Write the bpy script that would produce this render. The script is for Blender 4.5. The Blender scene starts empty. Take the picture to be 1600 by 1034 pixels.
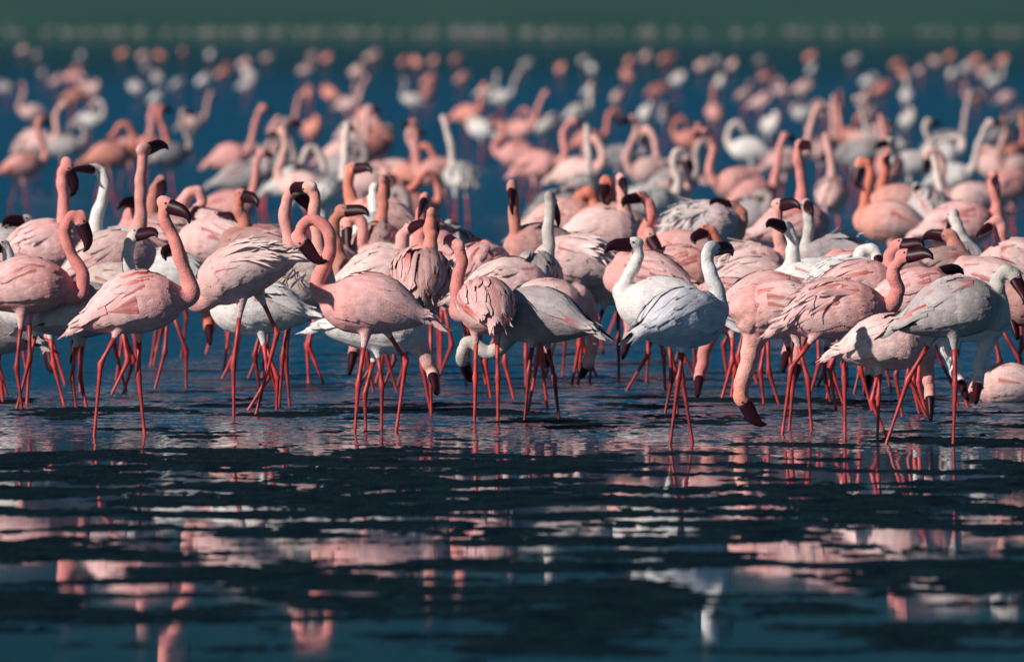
import bpy, math, random
import numpy as np
from mathutils import Vector, Matrix, noise

# ------------------------------------------------------------------ camera, sky, sun, exposure
scene = bpy.context.scene
COL = scene.collection
F = 1600.0 * 400.0 / 36.0          # focal length in photo pixels (400 mm on a 36 mm wide frame)
HY = 20.0                          # photo row of the horizon
CH = 1.75                          # camera height above the lake

cam_d = bpy.data.cameras.new('camera')
cam_d.lens = 400.0
cam_d.sensor_width = 36.0
cam_d.shift_y = -(517.0 - HY) / 1600.0
cam_d.clip_start = 1.0
cam_d.clip_end = 6000.0
cam_d.dof.use_dof = True
cam_d.dof.focus_distance = 47.8
cam_d.dof.aperture_fstop = 5.4
cam = bpy.data.objects.new('camera', cam_d)
cam.location = (0, 0, CH)
cam.rotation_euler = (math.radians(90), 0, 0)
COL.objects.link(cam)
scene.camera = cam

SUN_AZ = math.radians(55)          # to the left of straight behind the camera
SUN_EL = math.radians(27)
to_sun = Vector((-math.sin(SUN_AZ) * math.cos(SUN_EL), -math.cos(SUN_AZ) * math.cos(SUN_EL), math.sin(SUN_EL)))

world = bpy.data.worlds.new('World')
scene.world = world
world.use_nodes = True
wn = world.node_tree
for n in list(wn.nodes):
    wn.nodes.remove(n)
sky = wn.nodes.new('ShaderNodeTexSky')
sky.sky_type = 'NISHITA'
sky.sun_disc = False
sky.sun_elevation = SUN_EL
sky.sun_rotation = math.atan2(to_sun.x, to_sun.y)
sky.altitude = 1750
sky.air_density = 1.0
sky.dust_density = 0.0
sky.ozone_density = 5.0
bg = wn.nodes.new('ShaderNodeBackground')
bg.inputs['Strength'].default_value = 0.05
wo = wn.nodes.new('ShaderNodeOutputWorld')
wn.links.new(sky.outputs[0], bg.inputs[0])
wn.links.new(bg.outputs[0], wo.inputs[0])

sun_d = bpy.data.lights.new('sun', 'SUN')
sun_d.energy = 5.0
sun_d.angle = math.radians(0.5)
sun_d.color = (1.0, 0.93, 0.87)
sun = bpy.data.objects.new('sun', sun_d)
sun.rotation_euler = to_sun.to_track_quat('Z', 'Y').to_euler()
sun.location = (-60, -40, 60)
COL.objects.link(sun)

scene.view_settings.view_transform = 'Standard'
scene.view_settings.look = 'None'
scene.view_settings.exposure = 0.08
scene.view_settings.gamma = 1.0
scene.view_settings.use_curve_mapping = False
scene.cycles.max_bounces = 6
scene.cycles.glossy_bounces = 3
scene.cycles.diffuse_bounces = 2

random.seed(7)
rng = np.random.default_rng(7)

# ------------------------------------------------------------------ materials
def new_mat(name):
    m = bpy.data.materials.new(name)
    m.use_nodes = True
    nt = m.node_tree
    return m, nt, nt.nodes['Principled BSDF']

def mk(nt, t, **kw):
    n = nt.nodes.new(t)
    for k, v in kw.items():
        setattr(n, k, v)
    return n

def plumage_material(name, sss):
    m, nt, b = new_mat(name)
    L = nt.links.new
    at = mk(nt, 'ShaderNodeAttribute', attribute_name='col')
    oi = mk(nt, 'ShaderNodeObjectInfo')
    mul = mk(nt, 'ShaderNodeMix', data_type='RGBA', blend_type='MULTIPLY')
    mul.inputs[0].default_value = 1.0
    L(at.outputs['Color'], mul.inputs[6]); L(oi.outputs['Color'], mul.inputs[7])
    tc = mk(nt, 'ShaderNodeTexCoord')
    n1 = mk(nt, 'ShaderNodeTexNoise'); n1.inputs['Scale'].default_value = 26; n1.inputs['Detail'].default_value = 4
    L(tc.outputs['Object'], n1.inputs['Vector'])
    r1 = mk(nt, 'ShaderNodeMapRange'); r1.inputs[1].default_value = 0.3; r1.inputs[2].default_value = 0.7
    r1.inputs[3].default_value = 0.84; r1.inputs[4].default_value = 1.10
    L(n1.outputs['Fac'], r1.inputs[0])
    m2 = mk(nt, 'ShaderNodeMix', data_type='RGBA', blend_type='MULTIPLY'); m2.inputs[0].default_value = 1.0
    L(mul.outputs[2], m2.inputs[6]); L(r1.outputs[0], m2.inputs[7])
    bc = mk(nt, 'ShaderNodeAttribute', attribute_name='bc')
    st = mk(nt, 'ShaderNodeVectorMath', operation='MULTIPLY'); st.inputs[1].default_value = (14, 120, 120)
    L(bc.outputs['Vector'], st.inputs[0])
    n3 = mk(nt, 'ShaderNodeTexNoise'); n3.inputs['Scale'].default_value = 1.0; n3.inputs['Detail'].default_value = 3; n3.inputs['Distortion'].default_value = .6
    L(st.outputs[0], n3.inputs['Vector'])
    r3 = mk(nt, 'ShaderNodeMapRange'); r3.inputs[1].default_value = 0.3; r3.inputs[2].default_value = 0.7
    r3.inputs[3].default_value = 0.92; r3.inputs[4].default_value = 1.08
    L(n3.outputs['Fac'], r3.inputs[0])
    m3 = mk(nt, 'ShaderNodeMix', data_type='RGBA', blend_type='MULTIPLY'); m3.inputs[0].default_value = 1.0
    L(m2.outputs[2], m3.inputs[6]); L(r3.outputs[0], m3.inputs[7])
    L(m3.outputs[2], b.inputs['Base Color'])
    n2 = mk(nt, 'ShaderNodeTexNoise'); n2.inputs['Scale'].default_value = 170; n2.inputs['Detail'].default_value = 3
    L(tc.outputs['Object'], n2.inputs['Vector'])
    hs = mk(nt, 'ShaderNodeMath', operation='MULTIPLY_ADD'); hs.inputs[1].default_value = 0.7
    L(n3.outputs['Fac'], hs.inputs[0]); L(n2.outputs['Fac'], hs.inputs[2]); n2 = hs
    bp = mk(nt, 'ShaderNodeBump'); bp.inputs['Strength'].default_value = 0.65 if sss else 0.35; bp.inputs['Distance'].default_value = 0.006
    L(n2.outputs[0], bp.inputs['Height']); L(bp.outputs[0], b.inputs['Normal'])
    b.inputs['Roughness'].default_value = 0.8
    b.inputs['Subsurface Weight'].default_value = sss
    b.inputs['Subsurface Radius'].default_value = (1.0, .55, .5)
    b.inputs['Subsurface Scale'].default_value = 0.012
    b.inputs['Specular IOR Level'].default_value = 0.2
    return m

def leg_material():
    m, nt, b = new_mat('leg_skin')
    L = nt.links.new
    tc = mk(nt, 'ShaderNodeTexCoord')
    n1 = mk(nt, 'ShaderNodeTexNoise'); n1.inputs['Scale'].default_value = 18; n1.inputs['Detail'].default_value = 5
    L(tc.outputs['Object'], n1.inputs['Vector'])
    cr = mk(nt, 'ShaderNodeValToRGB')
    cr.color_ramp.elements[0].position = 0.3; cr.color_ramp.elements[0].color = (0.24, 0.014, 0.016, 1)
    cr.color_ramp.elements[1].position = 0.7; cr.color_ramp.elements[1].color = (0.68, 0.060, 0.050, 1)
    oi = mk(nt, 'ShaderNodeObjectInfo')
    lr = mk(nt, 'ShaderNodeMapRange'); lr.inputs[3].default_value = .38; lr.inputs[4].default_value = 1.1; L(oi.outputs['Random'], lr.inputs[0])
    lm = mk(nt, 'ShaderNodeMix', data_type='RGBA', blend_type='MULTIPLY'); lm.inputs[0].default_value = 1.0
    L(n1.outputs['Fac'], cr.inputs[0]); L(cr.outputs[0], lm.inputs[6]); L(lr.outputs[0], lm.inputs[7]); L(lm.outputs[2], b.inputs['Base Color'])
    n2 = mk(nt, 'ShaderNodeTexNoise'); n2.inputs['Scale'].default_value = 220
    L(tc.outputs['Object'], n2.inputs['Vector'])
    bp = mk(nt, 'ShaderNodeBump'); bp.inputs['Strength'].default_value = 0.3; bp.inputs['Distance'].default_value = 0.002
    L(n2.outputs['Fac'], bp.inputs['Height']); L(bp.outputs[0], b.inputs['Normal'])
    b.inputs['Roughness'].default_value = 0.45
    return m

def bill_material():
    m, nt, b = new_mat('bill_horn')
    L = nt.links.new
    at = mk(nt, 'ShaderNodeAttribute', attribute_name='col')
    L(at.outputs['Color'], b.inputs['Base Color'])
    b.inputs['Roughness'].default_value = 0.38
    b.inputs['Specular IOR Level'].default_value = 0.16
    return m

def eye_material():
    m, nt, b = new_mat('eye')
    b.inputs['Base Color'].default_value = (0.14, 0.02, 0.006, 1)
    b.inputs['Roughness'].default_value = 0.1
    return m

def water_material():
    m, nt, b = new_mat('lake_water')
    L = nt.links.new
    geo = mk(nt, 'ShaderNodeNewGeometry')
    sep = mk(nt, 'ShaderNodeSeparateXYZ'); L(geo.outputs['Position'], sep.inputs[0])
    # the wind-ruffled area starts behind the algae
    edge = mk(nt, 'ShaderNodeTexNoise'); edge.inputs['Scale'].default_value = 0.9; edge.inputs['Detail'].default_value = 3
    L(geo.outputs['Position'], edge.inputs['Vector'])
    ea = mk(nt, 'ShaderNodeMath', operation='MULTIPLY_ADD'); ea.inputs[1].default_value = 2.2
    L(edge.outputs['Fac'], ea.inputs[0]); L(sep.outputs['Y'], ea.inputs[2])
    mr = mk(nt, 'ShaderNodeMapRange', interpolation_type='SMOOTHSTEP')
    mr.inputs[1].default_value = 45.4; mr.inputs[2].default_value = 54.5
    mr.inputs[3].default_value = 0.004; mr.inputs[4].default_value = 1.0
    L(ea.outputs[0], mr.inputs[0])
    def slopes(scale, stretch, amp):
        sc1 = mk(nt, 'ShaderNodeVectorMath', operation='MULTIPLY'); sc1.inputs[1].default_value = stretch
        L(geo.outputs['Position'], sc1.inputs[0])
        na = mk(nt, 'ShaderNodeTexNoise'); na.inputs['Scale'].default_value = scale; na.inputs['Detail'].default_value = 2.5
        L(sc1.outputs[0], na.inputs['Vector'])
        su = mk(nt, 'ShaderNodeVectorMath', operation='SUBTRACT'); su.inputs[1].default_value = (.5, .5, .5)
        L(na.outputs['Color'], su.inputs[0])
        mu = mk(nt, 'ShaderNodeVectorMath', operation='MULTIPLY'); mu.inputs[1].default_value = (amp * .6, amp, 0)
        L(su.outputs[0], mu.inputs[0])
        return mu
    s1 = slopes(14.0, (.9, .7, 1), 1.3); s2 = slopes(2.6, (1, 1.0, 1), .5)
    sa = mk(nt, 'ShaderNodeVectorMath', operation='ADD'); L(s1.outputs[0], sa.inputs[0]); L(s2.outputs[0], sa.inputs[1])
    # normals tilted to the camera to reflect higher sky; ripples fade out far off
    lean = mk(nt, 'ShaderNodeVectorMath', operation='ADD'); L(sa.outputs[0], lean.inputs[0]); lean.inputs[1].default_value = (0, -.20, 0)
    fr = mk(nt, 'ShaderNodeMapRange', interpolation_type='SMOOTHSTEP')
    fr.inputs[1].default_value = 150; fr.inputs[2].default_value = 430; fr.inputs[3].default_value = 1.0; fr.inputs[4].default_value = 0.12
    L(sep.outputs['Y'], fr.inputs[0])
    rp = mk(nt, 'ShaderNodeMath', operation='MULTIPLY'); L(mr.outputs[0], rp.inputs[0]); L(fr.outputs[0], rp.inputs[1])
    ro = mk(nt, 'ShaderNodeMath', operation='MULTIPLY_ADD'); ro.inputs[1].default_value = .11; ro.inputs[2].default_value = .03
    L(rp.outputs[0], ro.inputs[0]); L(ro.outputs[0], b.inputs['Roughness'])
    sm = mk(nt, 'ShaderNodeVectorMath', operation='SCALE'); L(lean.outputs[0], sm.inputs[0]); L(rp.outputs[0], sm.inputs['Scale'])
    su = mk(nt, 'ShaderNodeVectorMath', operation='ADD'); L(sm.outputs[0], su.inputs[0]); su.inputs[1].default_value = (0, 0, 1)
    nn = mk(nt, 'ShaderNodeVectorMath', operation='NORMALIZE'); L(su.outputs[0], nn.inputs[0])
    L(nn.outputs[0], b.inputs['Normal'])
    b.inputs['Base Color'].default_value = (0.001, 0.063, 0.122, 1)
    b.inputs['IOR'].default_value = 1.33
    return m

def ground_material():
    m, nt, b = new_mat('shore_ground')
    L = nt.links.new
    geo = mk(nt, 'ShaderNodeNewGeometry')
    n1 = mk(nt, 'ShaderNodeTexNoise'); n1.inputs['Scale'].default_value = 0.035; n1.inputs['Detail'].default_value = 6
    L(geo.outputs['Position'], n1.inputs['Vector'])
    cr = mk(nt, 'ShaderNodeValToRGB')
    cr.color_ramp.elements[0].position = 0.32; cr.color_ramp.elements[0].color = (0.022, 0.070, 0.060, 1)
    cr.color_ramp.elements[1].position = 0.68; cr.color_ramp.elements[1].color = (0.040, 0.098, 0.080, 1)
    L(n1.outputs['Fac'], cr.inputs[0])
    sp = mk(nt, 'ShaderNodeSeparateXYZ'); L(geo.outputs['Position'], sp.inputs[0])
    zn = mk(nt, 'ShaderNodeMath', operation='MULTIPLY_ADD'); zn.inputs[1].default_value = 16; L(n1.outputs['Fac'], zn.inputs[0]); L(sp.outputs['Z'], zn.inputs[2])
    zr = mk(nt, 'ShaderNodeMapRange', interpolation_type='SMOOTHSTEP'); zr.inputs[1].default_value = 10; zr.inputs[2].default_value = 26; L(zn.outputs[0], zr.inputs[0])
    fo = mk(nt, 'ShaderNodeMix', data_type='RGBA'); L(zr.outputs[0], fo.inputs[0]); L(cr.outputs[0], fo.inputs[6]); fo.inputs[7].default_value = (0.008, 0.034, 0.042, 1)  # unseen upper slope coloured darker and bluer to darken the calm water's reflection
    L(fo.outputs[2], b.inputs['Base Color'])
    b.inputs['Roughness'].default_value = 0.95
    b.inputs['Specular IOR Level'].default_value = 0.1
    return m

def algae_material():
    m, nt, b = new_mat('wet_algae')
    L = nt.links.new
    geo = mk(nt, 'ShaderNodeNewGeometry')
    n1 = mk(nt, 'ShaderNodeTexNoise'); n1.inputs['Scale'].default_value = 5.0; n1.inputs['Detail'].default_value = 6
    L(geo.outputs['Position'], n1.inputs['Vector'])
    cr = mk(nt, 'ShaderNodeValToRGB')
    cr.color_ramp.elements[0].position = 0.35; cr.color_ramp.elements[0].color = (0.0018, 0.0075, 0.0135, 1)
    cr.color_ramp.elements[1].position = 0.72; cr.color_ramp.elements[1].color = (0.0095, 0.0250, 0.0320, 1)
    L(n1.outputs['Fac'], cr.inputs[0]); L(cr.outputs[0], b.inputs['Base Color'])
    n2 = mk(nt, 'ShaderNodeTexNoise'); n2.inputs['Scale'].default_value = 60; n2.inputs['Detail'].default_value = 4
    L(geo.outputs['Position'], n2.inputs['Vector'])
    bp = mk(nt, 'ShaderNodeBump'); bp.inputs['Strength'].default_value = 0.7; bp.inputs['Distance'].default_value = 0.02
    L(n2.outputs['Fac'], bp.inputs['Height']); L(bp.outputs[0], b.inputs['Normal'])
    b.inputs['Roughness'].default_value = 0.7
    b.inputs['Specular IOR Level'].default_value = 0.03
    return m

M_PLUME = plumage_material('plumage', .3)
M_FEATHER = plumage_material('feather', 0.0)
M_LEG = leg_material()
M_BILL = bill_material()
M_EYE = eye_material()
M_WATER = water_material()
M_GROUND = ground_material()
M_ALGAE = algae_material()

# ------------------------------------------------------------------ mesh helpers
def mesh_np(name, V, faces, mats, mat_idx=None, cols=None, smooth=True, bc=None):
    me = bpy.data.meshes.new(name)
    me.from_pydata(V.tolist() if hasattr(V, 'tolist') else V, [], faces)
    for m in mats:
        me.materials.append(m)
    n = len(me.polygons)
    if mat_idx is not None:
        me.polygons.foreach_set('material_index', np.asarray(mat_idx, dtype=np.int32))
    if smooth:
        me.polygons.foreach_set('use_smooth', np.ones(n, dtype=bool))
    if cols is not None:
        a = me.attributes.new('col', 'FLOAT_COLOR', 'POINT')
        c = np.ones((len(V), 4), dtype=np.float32)
        c[:, :3] = cols
        a.data.foreach_set('color', c.ravel())
    if bc is not None:
        a = me.attributes.new('bc', 'FLOAT_VECTOR', 'POINT')
        a.data.foreach_set('vector', np.asarray(bc, dtype=np.float32).ravel())
    me.update()
    return me

def link(name, me, parent=None):
    o = bpy.data.objects.new(name, me)
    COL.objects.link(o)
    if parent is not None:
        o.parent = parent
    return o

class Geo:
    def __init__(self):
        self.V = []; self.Fc = []; self.M = []; self.C = []
        self.n = 0
    def add(self, V, Fc, col=(1, 1, 1), mat=0):
        V = np.asarray(V, dtype=float)
        self.V.append(V)
        o = self.n
        self.Fc += [tuple(i + o for i in f) for f in Fc]
        self.M += [mat] * len(Fc)
        c = np.asarray(col, dtype=float)
        self.C.append(np.tile(c, (len(V), 1)) if c.ndim == 1 else c)
        self.n += len(V)
    def arrays(self):
        return np.vstack(self.V), self.Fc, self.M, np.vstack(self.C)

def catmull(P, n):
    P = np.asarray(P, dtype=float)
    Q = np.vstack([2 * P[0] - P[1], P, 2 * P[-1] - P[-2]])
    out = []
    segs = len(P) - 1
    for i in range(n):
        u = i / (n - 1) * segs
        k = min(int(u), segs - 1); t = u - k
        a, b, c, d = Q[k], Q[k + 1], Q[k + 2], Q[k + 3]
        out.append(0.5 * ((2 * b) + (c - a) * t + (2 * a - 5 * b + 4 * c - d) * t * t + (3 * b - a - 3 * c + d) * t ** 3))
    return np.array(out)

def tube(P, R, sides=10, up=None, flat=1.0):
    """closed tube along P with radii R; returns verts, faces"""
    P = np.asarray(P, dtype=float); n = len(P)
    R = np.asarray(R, dtype=float)
    T = np.gradient(P, axis=0)
    T /= np.linalg.norm(T, axis=1)[:, None] + 1e-12
    ref = np.array(up if up is not None else ((0, 1, 0) if abs(T[0][1]) < 0.8 else (1, 0, 0)), dtype=float)
    V = []
    for i in range(n):
        a = ref - T[i] * ref.dot(T[i]); la = np.linalg.norm(a)
        a = a / la if la > 1e-6 else np.array((1.0, 0, 0))
        ref = a
        b = np.cross(T[i], a)
        for k in range(sides):
            th = 2 * math.pi * k / sides
            V.append(P[i] + R[i] * (a * math.cos(th) * flat + b * math.sin(th)))
    Fc = []
    for i in range(n - 1):
        for k in range(sides):
            k2 = (k + 1) % sides
            Fc.append((i * sides + k, i * sides + k2, (i + 1) * sides + k2, (i + 1) * sides + k))
    Fc.append(tuple(range(sides - 1, -1, -1)))
    Fc.append(tuple((n - 1) * sides + k for k in range(sides)))
    return np.array(V), Fc

def loft(C, A, B, HA, HB, sides=12):
    """rings at C with half axes HA along A and HB along B"""
    V = []; n = len(C)
    for i in range(n):
        for k in range(sides):
            th = 2 * math.pi * k / sides
            V.append(C[i] + A[i] * HA[i] * math.cos(th) + B[i] * HB[i] * math.sin(th))
    Fc = []
    for i in range(n - 1):
        for k in range(sides):
            k2 = (k + 1) % sides
            Fc.append((i * sides + k, i * sides + k2, (i + 1) * sides + k2, (i + 1) * sides + k))
    Fc.append(tuple(range(sides - 1, -1, -1)))
    Fc.append(tuple((n - 1) * sides + k for k in range(sides)))
    return np.array(V), Fc

# ------------------------------------------------------------------ the lake and its shore
def build_ground():
    ys = [-60, 0, 30, 60, 120, 300, 500, 640, 690, 697, 703, 712, 730, 760, 800, 850, 900, 960, 1020, 1100, 1180, 1260, 1340, 1420, 1500, 1580, 1660, 1740, 1820, 1900, 2000, 2400, 3200]
    xs = np.linspace(-2600, 2600, 105)
    V = []
    for y in ys:
        for x in xs:
            if y <= 690: z = -0.06
            elif y < 730: z = -0.06 + (y - 690) / 40 * 0.9
            else:
                t = min(1, (y - 730) / 1100)
                z = 0.84 + 14 * min(1, (y - 730) / 300) + 520 * t ** 1.7 * (0.9 + 0.22 * noise.noise((x * 0.002, 3.1, 0))) + 45 * t * noise.noise((x * 0.006, y * 0.004, 0)) + 12 * t * noise.noise((x * 0.02, y * 0.02, 0))  # upper wall, unseen, raised to keep pale low sky out of the reflections
            V.append((x, y, z))
    nx = len(xs)
    Fc = [(j * nx + i, j * nx + i + 1, (j + 1) * nx + i + 1, (j + 1) * nx + i) for j in range(len(ys) - 1) for i in range(nx - 1)]
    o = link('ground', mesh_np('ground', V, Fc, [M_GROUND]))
    o['kind'] = 'structure'; o['label'] = 'shallow lake bed rising to a dark green far shore and hill raised to hide sky'
    return o

def build_water():
    V = [(-2600, -60, 0), (2600, -60, 0), (2600, 710, 0), (-2600, 710, 0)]
    o = link('water', mesh_np('water', V, [(0, 1, 2, 3)], [M_WATER], smooth=False))
    o['kind'] = 'structure'; o['label'] = 'dark blue lake water, ruffled among the birds and calm in front'
    return o

def build_algae():
    x0, x1, y0, y1 = -3.2, 3.2, 27.0, 52.0
    nx, ny = 380, 840
    xs = np.linspace(x0, x1, nx); ys = np.linspace(y0, y1, ny)
    V = np.zeros((ny, nx, 3))
    for j, y in enumerate(ys):
        near = min(1, max(0, (y - 29.0) / 5.5))
        for i, x in enumerate(xs):
            far = min(1, max(0, (45.9 + .8 * noise.noise((x * .7, 8.0, 0)) - y) / 2.4))
            bias = -0.08 - 0.36 * (1 - far) - 0.36 * (1 - near)
            v = .60 * noise.fractal((x * 1.45 + 11.3, y * .55 + 4.0, 0.0), 0.85, 2.1, 3, noise_basis='PERLIN_ORIGINAL')
            v += .80 * noise.fractal((x * 1.7 + 1.3, y * 1.9 + 9.0, 3.0), 0.7, 2.1, 4, noise_basis='PERLIN_ORIGINAL')
            big = noise.noise((x * .35 + 2.0, y * .25, 7.0))
            w = noise.noise((x * 14.0, y * 7.0, 2.0)) * 0.19 + noise.noise((x * 34.0, y * 13.0, 5.0)) * 0.14
            h = v * 0.8 + big * .25 + bias + 0.20 + w
            V[j, i] = (x, y, max(-0.02, min(0.007, h * 0.025)) + (0.006 * noise.noise((x * 45, y * 22, 9.0)) if h > 0 else 0))
    Z = V[:, :, 2]
    idx = np.arange(nx * ny).reshape(ny, nx)
    Fc = []
    for j in range(ny - 1):
        up = (Z[j, :-1] > -0.004) | (Z[j, 1:] > -0.004) | (Z[j + 1, :-1] > -0.004) | (Z[j + 1, 1:] > -0.004)
        for i in np.nonzero(up)[0]:
            Fc.append((int(idx[j, i]), int(idx[j, i + 1]), int(idx[j + 1, i + 1]), int(idx[j + 1, i])))
    P = V.reshape(-1, 3)
    used = np.zeros(len(P), dtype=bool); used[np.unique(np.array(Fc))] = True
    remap = np.cumsum(used) - 1
    Fc = [tuple(int(remap[k]) for k in f) for f in Fc]
    o = link('algae_mat', mesh_np('algae_mat', P[used], Fc, [M_ALGAE]))
    o['kind'] = 'stuff'; o['label'] = 'dark wet algae floating in ragged mats on the calm water'; o['category'] = 'algae'
    return o

build_ground(); build_water(); build_algae()

# ------------------------------------------------------------------ flamingo builder
BX = np.array([-.245, -.222, -.182, -.118, -.045, .03, .10, .155, .19, .21])
BZ = np.array([-.050, -.042, -.026, -.008, .0, .0, -.004, -.008, -.008, -.006])
BH = np.array([.008, .030, .062, .098, .121, .127, .115, .086, .052, .014])
BW = np.array([.012, .042, .072, .100, .120, .125, .114, .086, .052, .014])

def body_at(x):
    return np.interp(x, BX, BZ), np.interp(x, BX, BH), np.interp(x, BX, BW)

def feather_surface(x, phi, s, out=0.0):
    """point on the plumage; phi = 0 on the back ridge, 90 deg on the flank"""
    xc = max(x, -.25)
    z, h, w = body_at(xc)
    h = max(h, .030); w = max(w, .036)
    if x < -.25: z -= (-.25 - x) * .55
    return np.array((x, s * (w + out) * math.sin(phi), z + (h + out) * math.cos(phi)))

def feather(g, x, phi, s, L, W, dphi, out0, curl, col, tip, side_curl=0.0, n=5, spike=None):
    V = []; C = []
    col = np.array(col); tip = np.array(tip)
    for i in range(n):
        t = i / (n - 1)
        lift = out0 + curl * t * t - (.0035 * max(0, (t - .6) / .4) ** 2 if curl < .012 else 0)
        c = feather_surface(x - L * t, phi + dphi * t, s, lift)
        c[1] += s * side_curl * t * t
        wd = W * (0.55 + 0.75 * t) * (1 - t ** 4) ** 0.5 if t < 1 else W * 0.06
        if spike is not None: wd = W * (1.05 - t) ** .8
        # width direction: around the body
        e = 0.004
        p2 = feather_surface(x - L * t, phi + dphi * t + 0.06, s, lift); p2[1] += s * side_curl * t * t
        d = p2 - c; d /= np.linalg.norm(d) + 1e-9
        nrm = np.cross(d, np.array((-1.0, 0, 0))); ln = np.linalg.norm(nrm)
        nrm = nrm / ln if ln > 1e-6 else np.array((0, 0, 1.0))
        rad = c - np.array((c[0], 0, body_at(max(c[0], -.25))[0]))
        if nrm.dot(rad) < 0: nrm = -nrm
        V += [c - d * wd * .5 - nrm * .0028, c + nrm * .0004, c + d * wd * .5 - nrm * .0028]
        cc = col * (1 - t ** 1.5) + tip * t ** 1.5
        ce = cc * .96 if spike is None else cc * .5 + np.array(spike) * .5
        C += [ce, cc, ce]
    Fc = []
    for i in range(n - 1):
        a = i * 3
        Fc += [(a, a + 1, a + 4, a + 3), (a + 1, a + 2, a + 5, a + 4)]
    g.add(V, Fc, np.array(C))

def build_wing(rnd, s, pal, red, ruffle, dark, lod):
    """feathers of one folded wing, in the body frame"""
    g = Geo()
    body = np.array(pal['body']); pale = np.array(pal['pale'])
    black = np.array((.02, .015, .018)); crimson = np.array((.46, .07, .06))
    def tint(k=.14):
        f = rnd.uniform(0, .55)
        return np.clip((body * (1 - f) + pale * f) * (1 + .5 * rnd.uniform(-k, k)), 0, .9)
    # flight feathers under everything
    for i in range(7):
        x = -.11 - .010 * i
        c = black if rnd.random() < dark else tint(.1)
        feather(g, x, 1.75 - .09 * i, s, .16 + .003 * i, .022, -.35, -.004, .003, c, c * .8)
    # rows of coverts, back to front
    step = 1 if lod else 1.5
    for r, (x0, L, W, p0, p1) in enumerate(((-.045, .135, .050, .95, 1.95), (.0, .120, .048, .8, 2.0), (.042, .108, .044, .65, 2.0), (.082, .092, .040, .55, 2.0), (.115, .078, .036, .5, 2.0), (.145, .062, .030, .5, 2.1))):
        nn = int((7 + r) / step)
        for i in range(nn):
            ph = p0 + (p1 - p0) * (i + rnd.uniform(.2, .8)) / nn
            c = tint() * .95; tp = c * .25 + pale * .75
            if r >= 4:
                c = body * rnd.uniform(.97, 1.03); tp = c * (.9 if r == 5 else .6) + pale * (.1 if r == 5 else .4)
            if r in (0, 1, 2, 3) and rnd.random() < red * (.75 if ph < 1.5 else .12):
                c = crimson * rnd.uniform(.7, 1.2); tp = c * .45 + pale * .55
                feather(g, x0 + .01, ph, s, L * rnd.uniform(.6, 1.3), W * rnd.uniform(.35, .8), rnd.uniform(-.2, .45), .0066 + .0008 * r, .003, c * .85 + body * .15, c * .4 + body * .6, spike=body * .6 + pale * .4)
                c = tint(); tp = c * .4 + pale * .6
            feather(g, x0 + rnd.uniform(-.012, .012), ph, s, L * rnd.uniform(.85, 1.15), W * rnd.uniform(.85, 1.2) * (1.3 if not lod else 1), rnd.uniform(-.10, .16), .003 + .0007 * r, .0012 + ruffle * rnd.uniform(0, .009), c, tp)
    # long drooping scapulars and tertials over the back
    nn = int(20 / step)
    for i in range(nn):
        f = (i + rnd.uniform(0, 1)) / nn
        x = .09 - .16 * rnd.random()
        ph = .10 + 1.0 * f
        c = tint(.16) * .97; tp = c * .15 + pale * .85
        if rnd.random() < red * .35:
            c = crimson * rnd.uniform(.8, 1.3)
        feather(g, x, ph, s, rnd.uniform(.14, .20), rnd.uniform(.026, .042) * (1.3 if not lod else 1), rnd.uniform(.0, .40) , .0065, .0018 + ruffle * rnd.uniform(-.003, .05), c, tp, side_curl=ruffle * rnd.uniform(-.01, .05), n=6)
    # loose tertials hanging over the rump
    for i in range(7):
        c = tint(.15); tp = pale * rnd.uniform(.92, 1.02)
        if rnd.random() < red * .4: c = crimson
        feather(g, -.085 - .045 * rnd.random(), .55 + 1.05 * i / 6, s, rnd.uniform(.13, .18), rnd.uniform(.022, .036), rnd.uniform(-.35, .15), .009, rnd.uniform(.006, .014) + ruffle * rnd.uniform(0, .025), c, tp, side_curl=rnd.uniform(-.005, .015 + .02 * ruffle), n=6)
    if ruffle > .5:
        for i in range(int(44 * ruffle)):
            x = .05 - .17 * rnd.random()
            c = tint(.15) * .5 + pale * .5
            feather(g, x, rnd.uniform(.05, 1.15), s, rnd.uniform(.10, .19), rnd.uniform(.009, .017), rnd.uniform(-.3, .7), .010, ruffle * rnd.uniform(.005, .085), c, pale, side_curl=rnd.uniform(-.02, .05) * ruffle, n=7)
    return g

def build_tail(rnd, pal, dark):
    g = Geo()
    body = np.array(pal['body']); pale = np.array(pal['pale'])
    for s in (-1, 1):
        for i in range(6):
            c = body * rnd.uniform(.85, 1.05)
            feather(g, -.165 - .008 * i, .2 + .28 * i, s, rnd.uniform(.10, .13), .026, -.15, .002, .004, c, pale * .95)
        if dark > .5:
            for i in range(4):
                c = np.array((.02, .015, .018))
                feather(g, -.165, 1.3 + .2 * i, s, .13, .02, -.5, .003, .002, c, c)
    return g

def rot_body(yaw, pitch):
    return np.array((Matrix.Rotation(yaw, 3, 'Z') @ Matrix.Rotation(-pitch, 3, 'Y')))

def sphere(c, ax, r, nu=12, nv=8):
    V = []
    for j in range(1, nv):
        th = math.pi * j / nv
        for i in range(nu):
            ph = 2 * math.pi * i / nu
            V.append(c + ax[0] * r[0] * math.cos(th) + ax[1] * r[1] * math.sin(th) * math.cos(ph) + ax[2] * r[2] * math.sin(th) * math.sin(ph))
    top = len(V); V.append(c + ax[0] * r[0]); V.append(c - ax[0] * r[0])
    Fc = []
    for j in range(nv - 2):
        for i in range(nu):
            i2 = (i + 1) % nu
            Fc.append((j * nu + i, j * nu + i2, (j + 1) * nu + i2, (j + 1) * nu + i))
    for i in range(nu):
        i2 = (i + 1) % nu
        Fc.append((i2, i, top)); Fc.append(((nv - 2) * nu + i, (nv - 2) * nu + i2, top + 1))
    return np.array(V), Fc

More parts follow.
